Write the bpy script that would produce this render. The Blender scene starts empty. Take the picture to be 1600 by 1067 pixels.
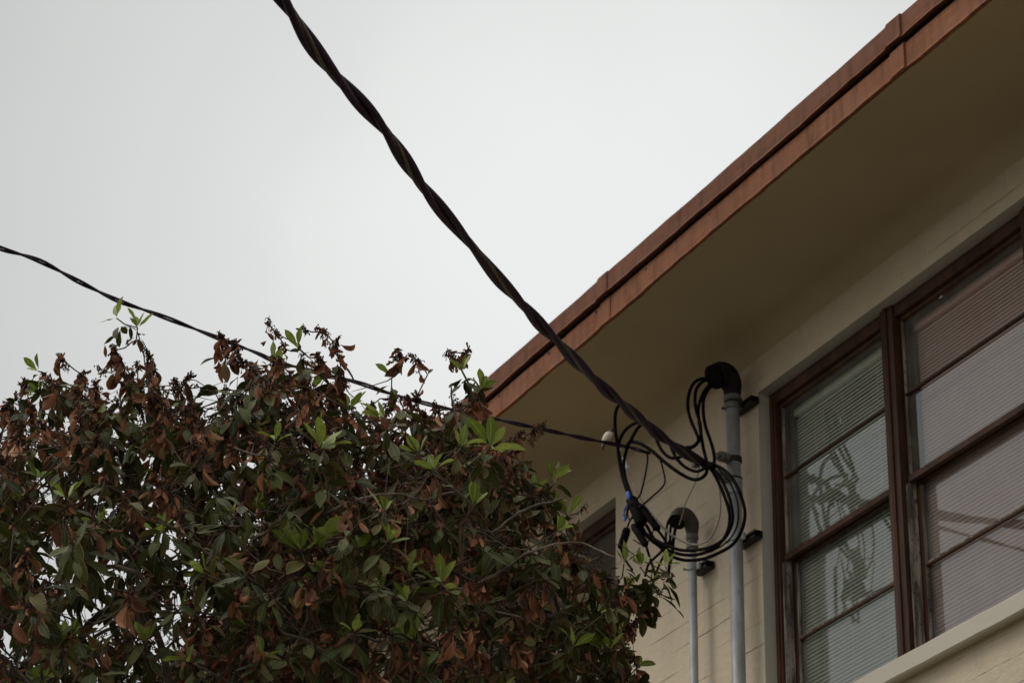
import bpy, math, random
import numpy as np
from mathutils import Vector, Matrix, Quaternion

random.seed(7); rng = np.random.default_rng(11)
scene = bpy.context.scene
COL = scene.collection

# ------------------------------------------------------------------ camera
F = 4137.0; CX, CY = 800.0, 533.5                       # focal length in photo pixels
up = np.array([167., -7758.5, F]); up /= np.linalg.norm(up)
al = np.array([-2429., 2155., F]); al -= up*al.dot(up); al /= np.linalg.norm(al)
nn = np.cross(up, al)
RW = np.array([al, nn, up])                             # world axes: X along the wall, Y out of it, Z up
CAM = np.array([0., 0., 1.6])
cd = bpy.data.cameras.new('camera'); cam = bpy.data.objects.new('camera', cd); COL.objects.link(cam)
m = np.eye(4); m[:3, 0] = RW @ [1, 0, 0]; m[:3, 1] = RW @ [0, -1, 0]; m[:3, 2] = RW @ [0, 0, -1]; m[:3, 3] = CAM
cam.matrix_world = Matrix(m.tolist())
cd.sensor_width = 36; cd.lens = F/1600*36; cd.clip_start = .05; cd.clip_end = 2000
cd.dof.use_dof = True; cd.dof.focus_distance = 6.9; cd.dof.aperture_fstop = 9.0
scene.camera = cam
scene.view_settings.view_transform = 'Standard'; scene.view_settings.look = 'None'
scene.view_settings.exposure = 0.0; scene.view_settings.gamma = 1.0

# ------------------------------------------------------------------ sky and sun (overcast)
world = bpy.data.worlds.new('World'); scene.world = world; world.use_nodes = True
nt = world.node_tree; nt.nodes.clear(); L = nt.links
def wn(t, **k):
    n = nt.nodes.new(t)
    for a, b in k.items(): setattr(n, a, b)
    return n
SUN_EL, SUN_AZ = 48, 20
sky = wn('ShaderNodeTexSky', sky_type='NISHITA'); sky.sun_disc = False
sky.sun_elevation = math.radians(SUN_EL); sky.sun_rotation = math.radians(90 - SUN_AZ)
bg1 = wn('ShaderNodeBackground'); bg1.inputs[1].default_value = .06
L.new(sky.outputs[0], bg1.inputs[0])
tc = wn('ShaderNodeTexCoord')
dot = wn('ShaderNodeVectorMath', operation='DOT_PRODUCT')
bd = np.array([.756, -.424, .499]); bd /= np.linalg.norm(bd)
L.new(tc.outputs['Generated'], dot.inputs[0]); dot.inputs[1].default_value = tuple(bd)
nz = wn('ShaderNodeTexNoise'); nz.inputs['Scale'].default_value = 4.5; nz.inputs['Detail'].default_value = 5
L.new(tc.outputs['Generated'], nz.inputs['Vector'])
ma = wn('ShaderNodeMath', operation='MULTIPLY_ADD'); ma.inputs[1].default_value = .016; 
L.new(nz.outputs[0], ma.inputs[0]); L.new(dot.outputs['Value'], ma.inputs[2])
sb_ = wn('ShaderNodeMath', operation='SUBTRACT'); sb_.inputs[1].default_value = .008; L.new(ma.outputs[0], sb_.inputs[0])
cr = wn('ShaderNodeValToRGB'); L.new(sb_.outputs[0], cr.inputs[0])
e = cr.color_ramp.elements
e[0].position = 0.0; e[0].color = (.72, .73, .72, 1)
e[1].position = 1.0; e[1].color = (.88, .895, .885, 1)
for p, c in ((.80, (.70, .71, .70, 1)), (.93, (.62, .63, .63, 1)), (.968, (.605, .615, .60, 1)), (.9915, (.755, .765, .752, 1)), (.9975, (.865, .875, .858, 1))):
    q = e.new(p); q.color = c
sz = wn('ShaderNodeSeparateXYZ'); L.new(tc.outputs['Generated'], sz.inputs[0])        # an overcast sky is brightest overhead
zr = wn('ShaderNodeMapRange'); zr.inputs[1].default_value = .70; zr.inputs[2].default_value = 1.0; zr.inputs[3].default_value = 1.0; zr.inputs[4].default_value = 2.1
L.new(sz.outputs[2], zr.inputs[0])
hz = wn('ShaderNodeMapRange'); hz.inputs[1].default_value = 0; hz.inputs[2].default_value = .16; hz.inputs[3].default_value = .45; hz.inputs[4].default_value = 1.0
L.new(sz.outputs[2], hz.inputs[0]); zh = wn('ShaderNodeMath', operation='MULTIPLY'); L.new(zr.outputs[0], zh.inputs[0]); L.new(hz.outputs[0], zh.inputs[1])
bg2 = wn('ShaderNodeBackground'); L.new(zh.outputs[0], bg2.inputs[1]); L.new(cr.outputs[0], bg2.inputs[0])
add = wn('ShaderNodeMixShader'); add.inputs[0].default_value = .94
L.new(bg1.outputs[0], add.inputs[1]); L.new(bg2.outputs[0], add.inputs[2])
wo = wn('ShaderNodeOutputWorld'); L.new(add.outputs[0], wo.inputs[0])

sd = bpy.data.lights.new('sun', 'SUN'); sd.energy = 1.15; sd.angle = math.radians(24); sd.color = (1, .95, .88)
sun = bpy.data.objects.new('sun', sd); COL.objects.link(sun)
sv = Vector((math.cos(math.radians(SUN_EL))*math.sin(math.radians(90-SUN_AZ)),
             math.cos(math.radians(SUN_EL))*math.cos(math.radians(90-SUN_AZ)), math.sin(math.radians(SUN_EL))))
sv = Vector((.33, .55, .77)).normalized()
sun.rotation_euler = sv.to_track_quat('Z', 'Y').to_euler()
sky.sun_elevation = math.asin(sv.z); sky.sun_rotation = math.atan2(sv.x, sv.y)

# ------------------------------------------------------------------ helpers
def ray(px, py): return RW @ (np.array([px-CX, py-CY, F])/F)
def at(px, py, Y):
    r = ray(px, py); return CAM + r*((Y-CAM[1])/r[1])
def atd(px, py, d): return CAM + ray(px, py)*d

class MB:
    def __init__(s): s.v = []; s.f = []; s.n = 0
    def add(s, vs, fs):
        o = len(s.v); s.v.extend([tuple(map(float, p)) for p in vs]); s.f.extend([tuple(i+o for i in f) for f in fs])
    def box(s, a, b):
        x0, y0, z0 = a; x1, y1, z1 = b
        s.add([(x0,y0,z0),(x1,y0,z0),(x1,y1,z0),(x0,y1,z0),(x0,y0,z1),(x1,y0,z1),(x1,y1,z1),(x0,y1,z1)],
              [(0,3,2,1),(4,5,6,7),(0,1,5,4),(1,2,6,5),(2,3,7,6),(3,0,4,7)])
    def tube(s, pts, rad, seg=8, cap=True):
        P = [Vector(p) for p in pts]; n = len(P)
        rads = rad if hasattr(rad, '__len__') else [rad]*n
        T = [(P[min(i+1, n-1)]-P[max(i-1, 0)]).normalized() for i in range(n)]
        N = T[0].orthogonal().normalized(); vs = []
        for i in range(n):
            N = (N - T[i]*N.dot(T[i])).normalized(); B = T[i].cross(N)
            for k in range(seg):
                a = 2*math.pi*k/seg; vs.append(P[i]+(N*math.cos(a)+B*math.sin(a))*rads[i])
        fs = [(i*seg+k, i*seg+(k+1)%seg, (i+1)*seg+(k+1)%seg, (i+1)*seg+k) for i in range(n-1) for k in range(seg)]
        if cap: fs += [tuple(range(seg-1, -1, -1)), tuple(range((n-1)*seg, n*seg))]
        s.add(vs, fs)
    def lathe(s, c, axis, prof, seg=24):
        axis = Vector(axis).normalized(); N = axis.orthogonal().normalized(); B = axis.cross(N); vs = []
        for (h, r) in prof:
            for k in range(seg):
                a = 2*math.pi*k/seg; vs.append(Vector(c)+axis*h+(N*math.cos(a)+B*math.sin(a))*r)
        n = len(prof)
        fs = [(i*seg+k, i*seg+(k+1)%seg, (i+1)*seg+(k+1)%seg, (i+1)*seg+k) for i in range(n-1) for k in range(seg)]
        fs += [tuple(range(seg-1, -1, -1)), tuple(range((n-1)*seg, n*seg))]
        s.add(vs, fs)
    def ball(s, c, r, sq=(1,1,1), rings=8, seg=12):
        vs = [(c[0], c[1], c[2]-r*sq[2])]
        for i in range(1, rings):
            t = math.pi*i/rings
            for k in range(seg):
                a = 2*math.pi*k/seg
                vs.append((c[0]+r*sq[0]*math.sin(t)*math.cos(a), c[1]+r*sq[1]*math.sin(t)*math.sin(a), c[2]-r*sq[2]*math.cos(t)))
        vs.append((c[0], c[1], c[2]+r*sq[2])); N = len(vs)-1
        fs = [(0, 1+(k+1)%seg, 1+k) for k in range(seg)]
        fs += [(1+i*seg+k, 1+i*seg+(k+1)%seg, 1+(i+1)*seg+(k+1)%seg, 1+(i+1)*seg+k) for i in range(rings-2) for k in range(seg)]
        fs += [(N, 1+(rings-2)*seg+k, 1+(rings-2)*seg+(k+1)%seg) for k in range(seg)]
        s.add(vs, fs)

def root_of(o):
    while o.parent: o = o.parent
    return o
def link(name, me, mat, parent=None, smooth=False):
    o = bpy.data.objects.new(name, me); COL.objects.link(o)
    if mat: me.materials.append(mat)
    if parent: o.parent = parent
    if smooth:
        me.polygons.foreach_set('use_smooth', [True]*len(me.polygons)); me.update()
    return o
def obj(name, mb, mat, parent=None, smooth=False, bevel=0, loc=None):
    """loc: base of a top-level mesh thing; vertices are given in world coordinates"""
    base = np.array(root_of(parent).location) if parent else np.array(loc if loc is not None else (0, 0, 0), dtype=float)
    me = bpy.data.meshes.new(name); me.from_pydata([tuple(np.array(v)-base) for v in mb.v], [], mb.f); me.update()
    o = link(name, me, mat, parent, smooth)
    if parent is None: o.location = tuple(base)
    if bevel:
        b = o.modifiers.new('bevel', 'BEVEL'); b.width = bevel; b.segments = 2; b.limit_method = 'ANGLE'; b.angle_limit = math.radians(50)
    return o
def tag(o, label=None, cat=None, group=None, kind=None):
    if label: o['label'] = label
    if cat: o['category'] = cat
    if group: o['group'] = group
    if kind: o['kind'] = kind
    return o
def thing(name, label, cat, loc=(0, 0, 0), group=None):
    o = bpy.data.objects.new(name, None); COL.objects.link(o); o.location = tuple(loc); o.empty_display_size = .1
    return tag(o, label, cat, group)
def spline(pts, n=8):
    P = np.array(pts, dtype=float); out = []
    Q = np.vstack([2*P[0]-P[1], P, 2*P[-1]-P[-2]])
    for i in range(1, len(Q)-2):
        for k in range(n):
            t = k/n
            out.append(.5*((2*Q[i])+(-Q[i-1]+Q[i+1])*t+(2*Q[i-1]-5*Q[i]+4*Q[i+1]-Q[i+2])*t*t+(-Q[i-1]+3*Q[i]-3*Q[i+1]+Q[i+2])*t**3))
    out.append(P[-1]); return np.array(out)

# ------------------------------------------------------------------ materials
class Mat:
    def __init__(s, name, rough=.6, col=(.5, .5, .5), spec=.5, metal=0.0):
        s.m = bpy.data.materials.new(name); s.m.use_nodes = True; s.t = s.m.node_tree
        s.b = s.t.nodes['Principled BSDF']; s.b.inputs['Base Color'].default_value = (*col, 1)
        s.b.inputs['Roughness'].default_value = rough; s.b.inputs['Metallic'].default_value = metal
        s.b.inputs['Specular IOR Level'].default_value = spec
    def n(s, t, **k):
        x = s.t.nodes.new(t)
        for a, b in k.items(): setattr(x, a, b)
        return x
    def l(s, a, b): s.t.links.new(a, b)
    def coord(s, scale=(1, 1, 1)):
        tc = s.n('ShaderNodeTexCoord'); mp = s.n('ShaderNodeMapping'); mp.inputs['Scale'].default_value = scale
        s.l(tc.outputs['Object'], mp.inputs[0]); return mp.outputs[0]
    def noise(s, vec, scale, detail=4, rough=.55):
        x = s.n('ShaderNodeTexNoise'); x.inputs['Scale'].default_value = scale; x.inputs['Detail'].default_value = detail
        x.inputs['Roughness'].default_value = rough; s.l(vec, x.inputs['Vector']); return x.outputs[0]
    def ramp(s, fac, stops):
        x = s.n('ShaderNodeValToRGB'); s.l(fac, x.inputs[0]); e = x.color_ramp.elements
        e[0].position, e[0].color = stops[0][0], (*stops[0][1], 1); e[1].position, e[1].color = stops[-1][0], (*stops[-1][1], 1)
        for p, c in stops[1:-1]: q = e.new(p); q.color = (*c, 1)
        return x.outputs[0]
    def math(s, op, a, b=None, c=None):
        x = s.n('ShaderNodeMath', operation=op)
        for i, v in enumerate((a, b, c)):
            if v is None: continue
            if isinstance(v, (int, float)): x.inputs[i].default_value = v
            else: s.l(v, x.inputs[i])
        return x.outputs[0]
    def mix(s, f, a, b):
        x = s.n('ShaderNodeMix', data_type='RGBA')
        for sock, v in ((x.inputs[0], f), (x.inputs[6], a), (x.inputs[7], b)):
            if isinstance(v, (int, float)): sock.default_value = v
            elif isinstance(v, tuple): sock.default_value = (*v, 1)
            else: s.l(v, sock)
        return x.outputs[2]
    def bump(s, h, dist=.003, strength=1.0, normal=None):
        x = s.n('ShaderNodeBump'); x.inputs['Distance'].default_value = dist; x.inputs['Strength'].default_value = strength
        s.l(h, x.inputs['Height'])
        if normal is not None: s.l(normal, x.inputs['Normal'])
        return x.outputs[0]
    def out(s, col=None, rough=None, nrm=None):
        if col is not None: s.l(col, s.b.inputs['Base Color'])
        if rough is not None: s.l(rough, s.b.inputs['Roughness'])
        if nrm is not None: s.l(nrm, s.b.inputs['Normal'])
        return s.m
def G(v): return (v, v, v)

def mat_brick():
    M = Mat('painted_brick', .62); v = M.coord()
    sep = M.n('ShaderNodeSeparateXYZ'); M.l(v, sep.inputs[0])
    wob = M.noise(v, 9, 2)
    z = M.math('MULTIPLY_ADD', wob, .010, sep.outputs[2])
    ph = M.math('FRACT', M.math('MULTIPLY', M.math('SUBTRACT', z, 5.258-.089*60+.002), 1/.089))
    d = M.math('ABSOLUTE', M.math('SUBTRACT', ph, .5))                       # .5 at a joint
    joint = M.ramp(d, [(.452, G(0)), (.486, G(1))])
    vis = M.ramp(M.noise(M.coord((1.3, 1, 9)), 2.2, 5, .7), [(.47, G(.0)), (.68, G(.85))])
    j = M.math('MULTIPLY', joint, vis)
    # header joints, staggered, nearly filled with paint
    row = M.math('FLOOR', M.math('MULTIPLY', M.math('SUBTRACT', z, 5.258-.089*60+.002), 1/.089))
    hx = M.math('FRACT', M.math('MULTIPLY_ADD', sep.outputs[0], 1/.30, M.math('MULTIPLY', row, .5)))
    hd = M.ramp(M.math('ABSOLUTE', M.math('SUBTRACT', hx, .5)), [(.490, G(0)), (.498, G(.15))])
    hj = M.math('MULTIPLY', hd, vis)
    jj = M.math('MAXIMUM', j, hj)
    base = M.ramp(M.noise(v, 1.7, 6, .6), [(.3, (.55, .455, .315)), (.55, (.61, .50, .355)), (.75, (.65, .525, .385))])
    st = M.ramp(M.noise(M.coord((3, 3, .6)), 3.5, 6, .65), [(.5, G(0)), (.75, G(.35))])
    c = M.mix(st, base, (.40, .345, .265))
    drip = M.ramp(M.noise(M.coord((14, 1, .7)), 2.5, 6, .7), [(.56, G(0)), (.74, G(.42))])
    c = M.mix(drip, c, (.33, .26, .18))
    spk = M.ramp(M.noise(v, 130, 3, .7), [(.68, G(0)), (.78, G(.6))])
    c = M.mix(spk, c, (.28, .22, .16))
    c = M.mix(M.math('MULTIPLY', jj, .55), c, (.24, .19, .135))
    lump = M.noise(v, 24, 5, .6); fine = M.noise(v, 160, 3, .6)
    n1 = M.bump(M.math('MULTIPLY', jj, -1.0), .006, 1.0)
    n2 = M.bump(lump, .006, .9, n1); n3 = M.bump(fine, .0013, .8, n2)
    return M.out(c, None, n3)
def mat_stucco(name, a, b, sc=1.5, bump=.002):
    M = Mat(name, .7); v = M.coord()
    c = M.ramp(M.noise(v, sc, 5), [(.3, a), (.7, b)])
    spk = M.ramp(M.noise(v, 60, 5, .7), [(.66, G(0)), (.74, G(.45))])
    c = M.mix(spk, c, tuple(x*.45 for x in a))
    return M.out(c, None, M.bump(M.noise(v, 40, 5, .65), bump, .7))
def mat_redmetal(name, a, b, scratch, gl=.6):
    M = Mat(name, gl, spec=.2); v = M.coord((.5, 1, 3.0)); M.b.inputs['Specular IOR Level'].default_value = .08
    c = M.ramp(M.noise(v, 3.0, 6, .62), [(.3, a), (.68, b)])
    rub = M.ramp(M.noise(M.coord((2.0, 1, 26)), 2.4, 6, .7), [(.57, G(0)), (.68, G(.75))])
    c = M.mix(rub, c, scratch)
    pale = M.ramp(M.noise(M.coord((1, 1, 1)), 38, 4, .8), [(.73, G(0)), (.78, G(.55))])
    c = M.mix(pale, c, (.50, .34, .26))
    dirt = M.ramp(M.noise(M.coord((5, 1, .8)), 5, 6, .65), [(.46, G(0)), (.68, G(.6))])
    c = M.mix(dirt, c, tuple(x*.45 for x in a))
    r = M.ramp(M.noise(v, 14, 4), [(.3, G(gl-.12)), (.7, G(gl+.2))])
    return M.out(c, r, M.bump(M.noise(M.coord((.8, 1, 1.5)), 9, 4), .004, .5))
def mat_frame(name='window_frame_paint', chip=.665):
    M = Mat(name, .5, spec=.15); v = M.coord((1, 1, .25))
    c = M.ramp(M.noise(v, 14, 5), [(.3, (.036, .018, .011)), (.7, (.095, .042, .023))])
    ch = M.ramp(M.noise(M.coord((1, 1, .35)), 60, 6, .75), [(chip, G(0)), (chip+.03, G(1))])
    c = M.mix(ch, c, (.30, .25, .19))
    orange = M.ramp(M.noise(M.coord((6, 1, .3)), 20, 3, .6), [(.6, G(0)), (.75, G(.6))])
    c = M.mix(orange, c, (.19, .065, .028))
    return M.out(c, None, M.bump(M.math('ADD', M.math('MULTIPLY', ch, -.6), M.noise(v, 60, 4)), .0015, .8))
def mat_glass():
    m = bpy.data.materials.new('window_glass'); m.use_nodes = True; t = m.node_tree; t.nodes.clear()
    o = t.nodes.new('ShaderNodeOutputMaterial'); mx = t.nodes.new('ShaderNodeMixShader')
    tr = t.nodes.new('ShaderNodeBsdfTransparent'); tr.inputs[0].default_value = (.95, .97, .95, 1)
    gl = t.nodes.new('ShaderNodeBsdfGlossy'); gl.inputs['Roughness'].default_value = .012; gl.inputs[0].default_value = (.95, .97, 1, 1)
    fr = t.nodes.new('ShaderNodeFresnel'); fr.inputs[0].default_value = 1.8
    tc = t.nodes.new('ShaderNodeTexCoord'); nz = t.nodes.new('ShaderNodeTexNoise'); nz.inputs['Scale'].default_value = 2.2
    bp = t.nodes.new('ShaderNodeBump'); bp.inputs['Distance'].default_value = .0035; bp.inputs['Strength'].default_value = .10
    t.links.new(tc.outputs['Object'], nz.inputs['Vector']); t.links.new(nz.outputs[0], bp.inputs['Height'])
    t.links.new(bp.outputs[0], gl.inputs['Normal']); 
    t.links.new(fr.outputs[0], mx.inputs[0]); t.links.new(tr.outputs[0], mx.inputs[1]); t.links.new(gl.outputs[0], mx.inputs[2])
    # pale dust film, raised to stand in for light on the blinds
    df = t.nodes.new('ShaderNodeBsdfDiffuse'); df.inputs[0].default_value = (.66, .64, .56, 1)
    m2 = t.nodes.new('ShaderNodeMixShader'); n2 = t.nodes.new('ShaderNodeTexNoise'); n2.inputs['Scale'].default_value = 6; n2.inputs['Detail'].default_value = 6
    t.links.new(tc.outputs['Object'], n2.inputs['Vector'])
    r = t.nodes.new('ShaderNodeMapRange'); r.inputs[1].default_value = .35; r.inputs[2].default_value = .8; r.inputs[3].default_value = .05; r.inputs[4].default_value = .17
    t.links.new(n2.outputs[0], r.inputs[0]); t.links.new(r.outputs[0], m2.inputs[0])
    t.links.new(mx.outputs[0], m2.inputs[1]); t.links.new(df.outputs[0], m2.inputs[2]); t.links.new(m2.outputs[0], o.inputs[0])
    return m
def mat_galv():
    M = Mat('galvanised_steel', .5, spec=.4, metal=.15); v = M.coord((1, 1, .5))
    c = M.ramp(M.noise(v, 16, 6, .6), [(.3, (.24, .25, .245)), (.7, (.40, .41, .40))])
    sp = M.ramp(M.noise(v, 90, 3, .6), [(.60, G(0)), (.72, G(.7))])
    c = M.mix(sp, c, (.14, .13, .11))
    st = M.ramp(M.noise(M.coord((9, 9, .35)), 8, 4, .6), [(.55, G(0)), (.72, G(.3))])
    c = M.mix(st, c, (.24, .23, .20))
    return M.out(c, None, M.bump(M.noise(v, 120, 3), .0006, .5))
def mat_plain(name, a, b, rough=.5, sc=30, bump=.0008, spec=.5, metal=0):
    M = Mat(name, rough, spec=spec, metal=metal); v = M.coord()
    return M.out(M.ramp(M.noise(v, sc, 5, .65), [(.3, a), (.7, b)]), None, M.bump(M.noise(v, sc*3, 4), bump, .7))
def mat_leaf(name, stops, rough, edge, edge_amt, trans, vein, spec):
    M = Mat(name, rough, spec=spec)
    a = M.n('ShaderNodeAttribute', attribute_name='leaf'); s = M.n('ShaderNodeSeparateColor'); M.l(a.outputs['Color'], s.inputs[0])
    rnd, ac, tt = s.outputs[0], s.outputs[1], s.outputs[2]
    v = M.coord()
    c = M.ramp(rnd, stops)
    blot = M.ramp(M.noise(v, 45, 4, .7), [(.45, G(0)), (.7, G(.45))])
    c = M.mix(blot, c, tuple(x*.55 for x in stops[0][1]))
    # pinnate side veins and a pale midrib
    vn = M.math('SINE', M.math('MULTIPLY', M.math('SUBTRACT', tt, M.math('MULTIPLY', ac, .16)), 60.0))
    vv = M.ramp(vn, [(.80, G(0)), (.98, G(.16))])
    mid = M.ramp(ac, [(.04, G(.9)), (.13, G(0))])
    c = M.mix(M.math('MAXIMUM', vv, mid), c, vein)
    # dry margin on some leaves
    em = M.ramp(M.math('ADD', M.math('MAXIMUM', ac, M.math('MULTIPLY', tt, .9)), M.math('MULTIPLY', M.noise(v, 60, 3), .22)), [(.93, G(0)), (1.06, G(1))])
    sel = M.ramp(M.math('FRACT', M.math('MULTIPLY', rnd, 7.31)), [(.42, G(0)), (.5, G(edge_amt))])
    c = M.mix(M.math('MULTIPLY', em, sel), c, edge)
    n = M.bump(M.math('ADD', vn, M.math('MULTIPLY', M.noise(v, 120, 3), 1.5)), .0004, .6)
    M.out(c, None, n)
    if trans:
        tr = M.n('ShaderNodeBsdfTranslucent'); M.l(c, tr.inputs[0]); mx = M.n('ShaderNodeMixShader'); mx.inputs[0].default_value = trans
        M.l(M.b.outputs[0], mx.inputs[1]); M.l(tr.outputs[0], mx.inputs[2])
        o = M.t.nodes['Material Output']; M.l(mx.outputs[0], o.inputs[0])
    return M.m

M_brick = mat_brick()
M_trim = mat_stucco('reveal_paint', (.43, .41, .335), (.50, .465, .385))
M_sill = mat_stucco('sill_paint', (.50, .455, .36), (.56, .50, .40))
M_soffit = mat_stucco('soffit_paint', (.37, .29, .165), (.45, .355, .215), 1.1, .0015)
M_edge = mat_redmetal('roof_edge_paint', (.150, .062, .036), (.210, .089, .052), (.30, .105, .045))
M_fascia = mat_redmetal('fascia_paint', (.215, .086, .042), (.28, .120, .063), (.44, .145, .045))
M_roof = mat_plain('roof_felt', (.08, .08, .08), (.12, .12, .12), .9)
M_frame = mat_frame()
def mat_putty():
    M = Mat('weathered_putty', .7, spec=.15); v = M.coord((1, 1, .12))
    c = M.ramp(M.noise(v, 40, 5, .6), [(.30, (.055, .040, .030)), (.46, (.14, .115, .090)), (.62, (.36, .32, .255))])
    fl = M.ramp(M.noise(M.coord((1, 1, .6)), 85, 4, .7), [(.58, G(0)), (.62, G(.8))])
    c = M.mix(fl, c, (.045, .020, .014))
    return M.out(c, None, M.bump(M.noise(M.coord((1, 1, .5)), 90, 5), .003, .9))
M_chip = mat_putty()
M_track = mat_plain('bare_track', (.20, .185, .15), (.36, .34, .28), .6, 40)
M_glass = mat_glass()
M_blind_g = mat_plain('blind_grey', (.84, .86, .73), (.88, .90, .78), .45, 4, .0002)
M_blind_p = mat_plain('blind_pink', (.86, .60, .54), (.90, .66, .60), .45, 4, .0002)
M_dark = mat_plain('room_shade_tone', (.08, .065, .055), (.11, .09, .075), .8, 3)  # dark tone stands in for the unlit room between the slats
M_curtain = mat_plain('curtain_cloth', (.16, .03, .03), (.24, .06, .05), .8, 12)
M_galv = mat_galv()
M_strut = mat_plain('dark_strut', (.015, .012, .010), (.04, .035, .03), .6, 40, spec=.25)
M_collar = mat_plain('collar_metal', (.07, .07, .065), (.20, .20, .185), .55, 50, .001)
M_head = mat_plain('weatherhead_black', (.010, .008, .007), (.030, .025, .020), .65, 25, spec=.12)
M_head2 = mat_plain('weatherhead_brown', (.055, .046, .038), (.105, .090, .075), .6, 25, spec=.2)
M_black = mat_plain('cable_black', (.003, .003, .003), (.006, .005, .005), .6, 50, .0006, spec=.03)
M_cable = mat_plain('drop_cable_sheath', (.016, .007, .019), (.034, .018, .036), .6, 40, .0006, spec=.15)  # purple in the sheath colour imitates lens fringing against the bright sky
M_neutral = mat_plain('bare_neutral', (.030, .022, .008), (.065, .05, .025), .5, 60, .0006)
M_grey = mat_plain('cord_grey', (.22, .20, .16), (.32, .30, .25), .6, 40)
M_white = mat_plain('clamp_white', (.55, .54, .52), (.68, .67, .64), .5, 30)
M_blue = mat_plain('blue_tape', (.012, .05, .30), (.03, .12, .50), .45, 60)
M_tape = mat_plain('tape_black', (.003, .002, .002), (.007, .005, .005), .7, 80, .002, spec=.06)
M_cer = mat_plain('insulator', (.06, .055, .045), (.20, .19, .15), .6, 60, .003)
M_bark = mat_plain('bark', (.055, .042, .030), (.18, .150, .115), .85, 30, .002, spec=.15)
M_twig = mat_plain('twig', (.035, .023, .016), (.14, .108, .078), .8, 12, .001, spec=.15)
M_dry = mat_plain('dried_flowers', (.022, .013, .010), (.085, .045, .032), .9, 60, .001, spec=.1)
M_ground = mat_plain('ground', (.085, .075, .058), (.12, .105, .08), .9, 1.5, .01)
M_leafd = mat_leaf('leaf_dark', [(0, (.024, .031, .007)), (.4, (.052, .062, .013)), (.78, (.088, .098, .022)), (.95, (.125, .105, .032)), (1, (.19, .095, .035))], .55, (.24, .14, .085), .8, .14, (.11, .125, .055), .16)
M_leaff = mat_leaf('leaf_fresh', [(0, (.10, .145, .016)), (.5, (.19, .245, .030)), (1, (.32, .37, .075))], .45, (.2, .2, .08), .2, .32, (.30, .36, .12), .35)
M_leafb = mat_leaf('leaf_brown', [(0, (.080, .033, .017)), (.4, (.19, .075, .035)), (.75, (.34, .135, .062)), (1, (.50, .25, .14))], .65, (.30, .19, .12), .5, .18, (.15, .08, .05), .2)

# ------------------------------------------------------------------ ground
g = MB(); g.add([(-400, -400, 0), (400, -400, 0), (400, 400, 0), (-400, 400, 0)], [(0, 1, 2, 3)])
tag(obj('ground', g, M_ground), kind='structure')

# ------------------------------------------------------------------ building
RI0 = random.Random(3)
Y0 = -4.897; ZS = 6.395; YF = -4.312
XN, XF = -4.0, 12.5                       # near and far ends of the wall
W1 = (5.205, 7.568, 4.79, 6.181)          # big window opening x0,x1,z0,z1
W2 = (8.663, 10.24, 4.79, 6.187)
bld = thing('building', 'cream painted brick building with rust red roof edge and wide eaves', 'building', (4, Y0, 0))
def wall_mesh():
    mb = MB(); xs = sorted({XN, W1[0], W1[1], W2[0], W2[1], XF}); zs = sorted({0, W1[2], W1[3], W2[3], ZS}); T = .30
    # finer grid so that jambs and head stay crisp
    def solid(x, z): return not any(w[0] < x < w[1] and w[2] < z < w[3] for w in (W1, W2))
    for i in range(len(xs)-1):
        for k in range(len(zs)-1):
            x0, x1, z0, z1 = xs[i], xs[i+1], zs[k], zs[k+1]
            if solid((x0+x1)/2, (z0+z1)/2):
                mb.add([(x0,Y0,z0),(x1,Y0,z0),(x1,Y0,z1),(x0,Y0,z1)], [(3,2,1,0)])
                mb.add([(x0,Y0-T,z0),(x1,Y0-T,z0),(x1,Y0-T,z1),(x0,Y0-T,z1)], [(0,1,2,3)])
    yb = -12
    for x in (XN, XF): mb.add([(x,Y0,0),(x,yb,0),(x,yb,ZS),(x,Y0,ZS)], [(0,1,2,3)])
    mb.add([(XN,yb,0),(XF,yb,0),(XF,yb,ZS),(XN,yb,ZS)], [(0,1,2,3)])
    return mb
wall = obj('wall', wall_mesh(), M_brick, bld)
rv = MB(); T = .30
for w in (W1, W2):
    x0, x1, z0, z1 = w
    rv.add([(x1,Y0,z0),(x1,Y0-T,z0),(x1,Y0-T,z1),(x1,Y0,z1)], [(0,1,2,3)])
    rv.add([(x0,Y0,z0),(x0,Y0-T,z0),(x0,Y0-T,z1),(x0,Y0,z1)], [(3,2,1,0)])
    rv.add([(x0,Y0,z1),(x1,Y0,z1),(x1,Y0-T,z1),(x0,Y0-T,z1)], [(0,1,2,3)])
    rv.add([(x0,Y0,z0),(x1,Y0,z0),(x1,Y0-T,z0),(x0,Y0-T,z0)], [(3,2,1,0)])
obj('window_reveal', rv, M_trim, bld)
# soffit with a shallow cove against the wall, and roof deck
so = MB(); xs = np.linspace(XN-.4, XF+.4, 60)
prof = [(YF-.012, ZS+.001), (YF-.2, ZS), (Y0+.09, ZS), (Y0+.066, ZS-.003), (Y0+.044, ZS-.010), (Y0+.026, ZS-.022), (Y0+.012, ZS-.039), (Y0+.004, ZS-.060), (Y0-.004, ZS-.075)]
vs = [(x, y, z+.0022*math.sin(x*3.1+y*9)) for x in xs for (y, z) in prof]; n = len(prof)
so.add(vs, [(i*n+k, i*n+k+1, (i+1)*n+k+1, (i+1)*n+k) for i in range(len(xs)-1) for k in range(n-1)])
obj('soffit', so, M_soffit, bld, smooth=True)
rf = MB(); rf.box((XN-.45, -12.4, 6.52), (XF+.45, YF-.02, 6.56)); obj('roof', rf, M_roof, bld)
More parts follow.
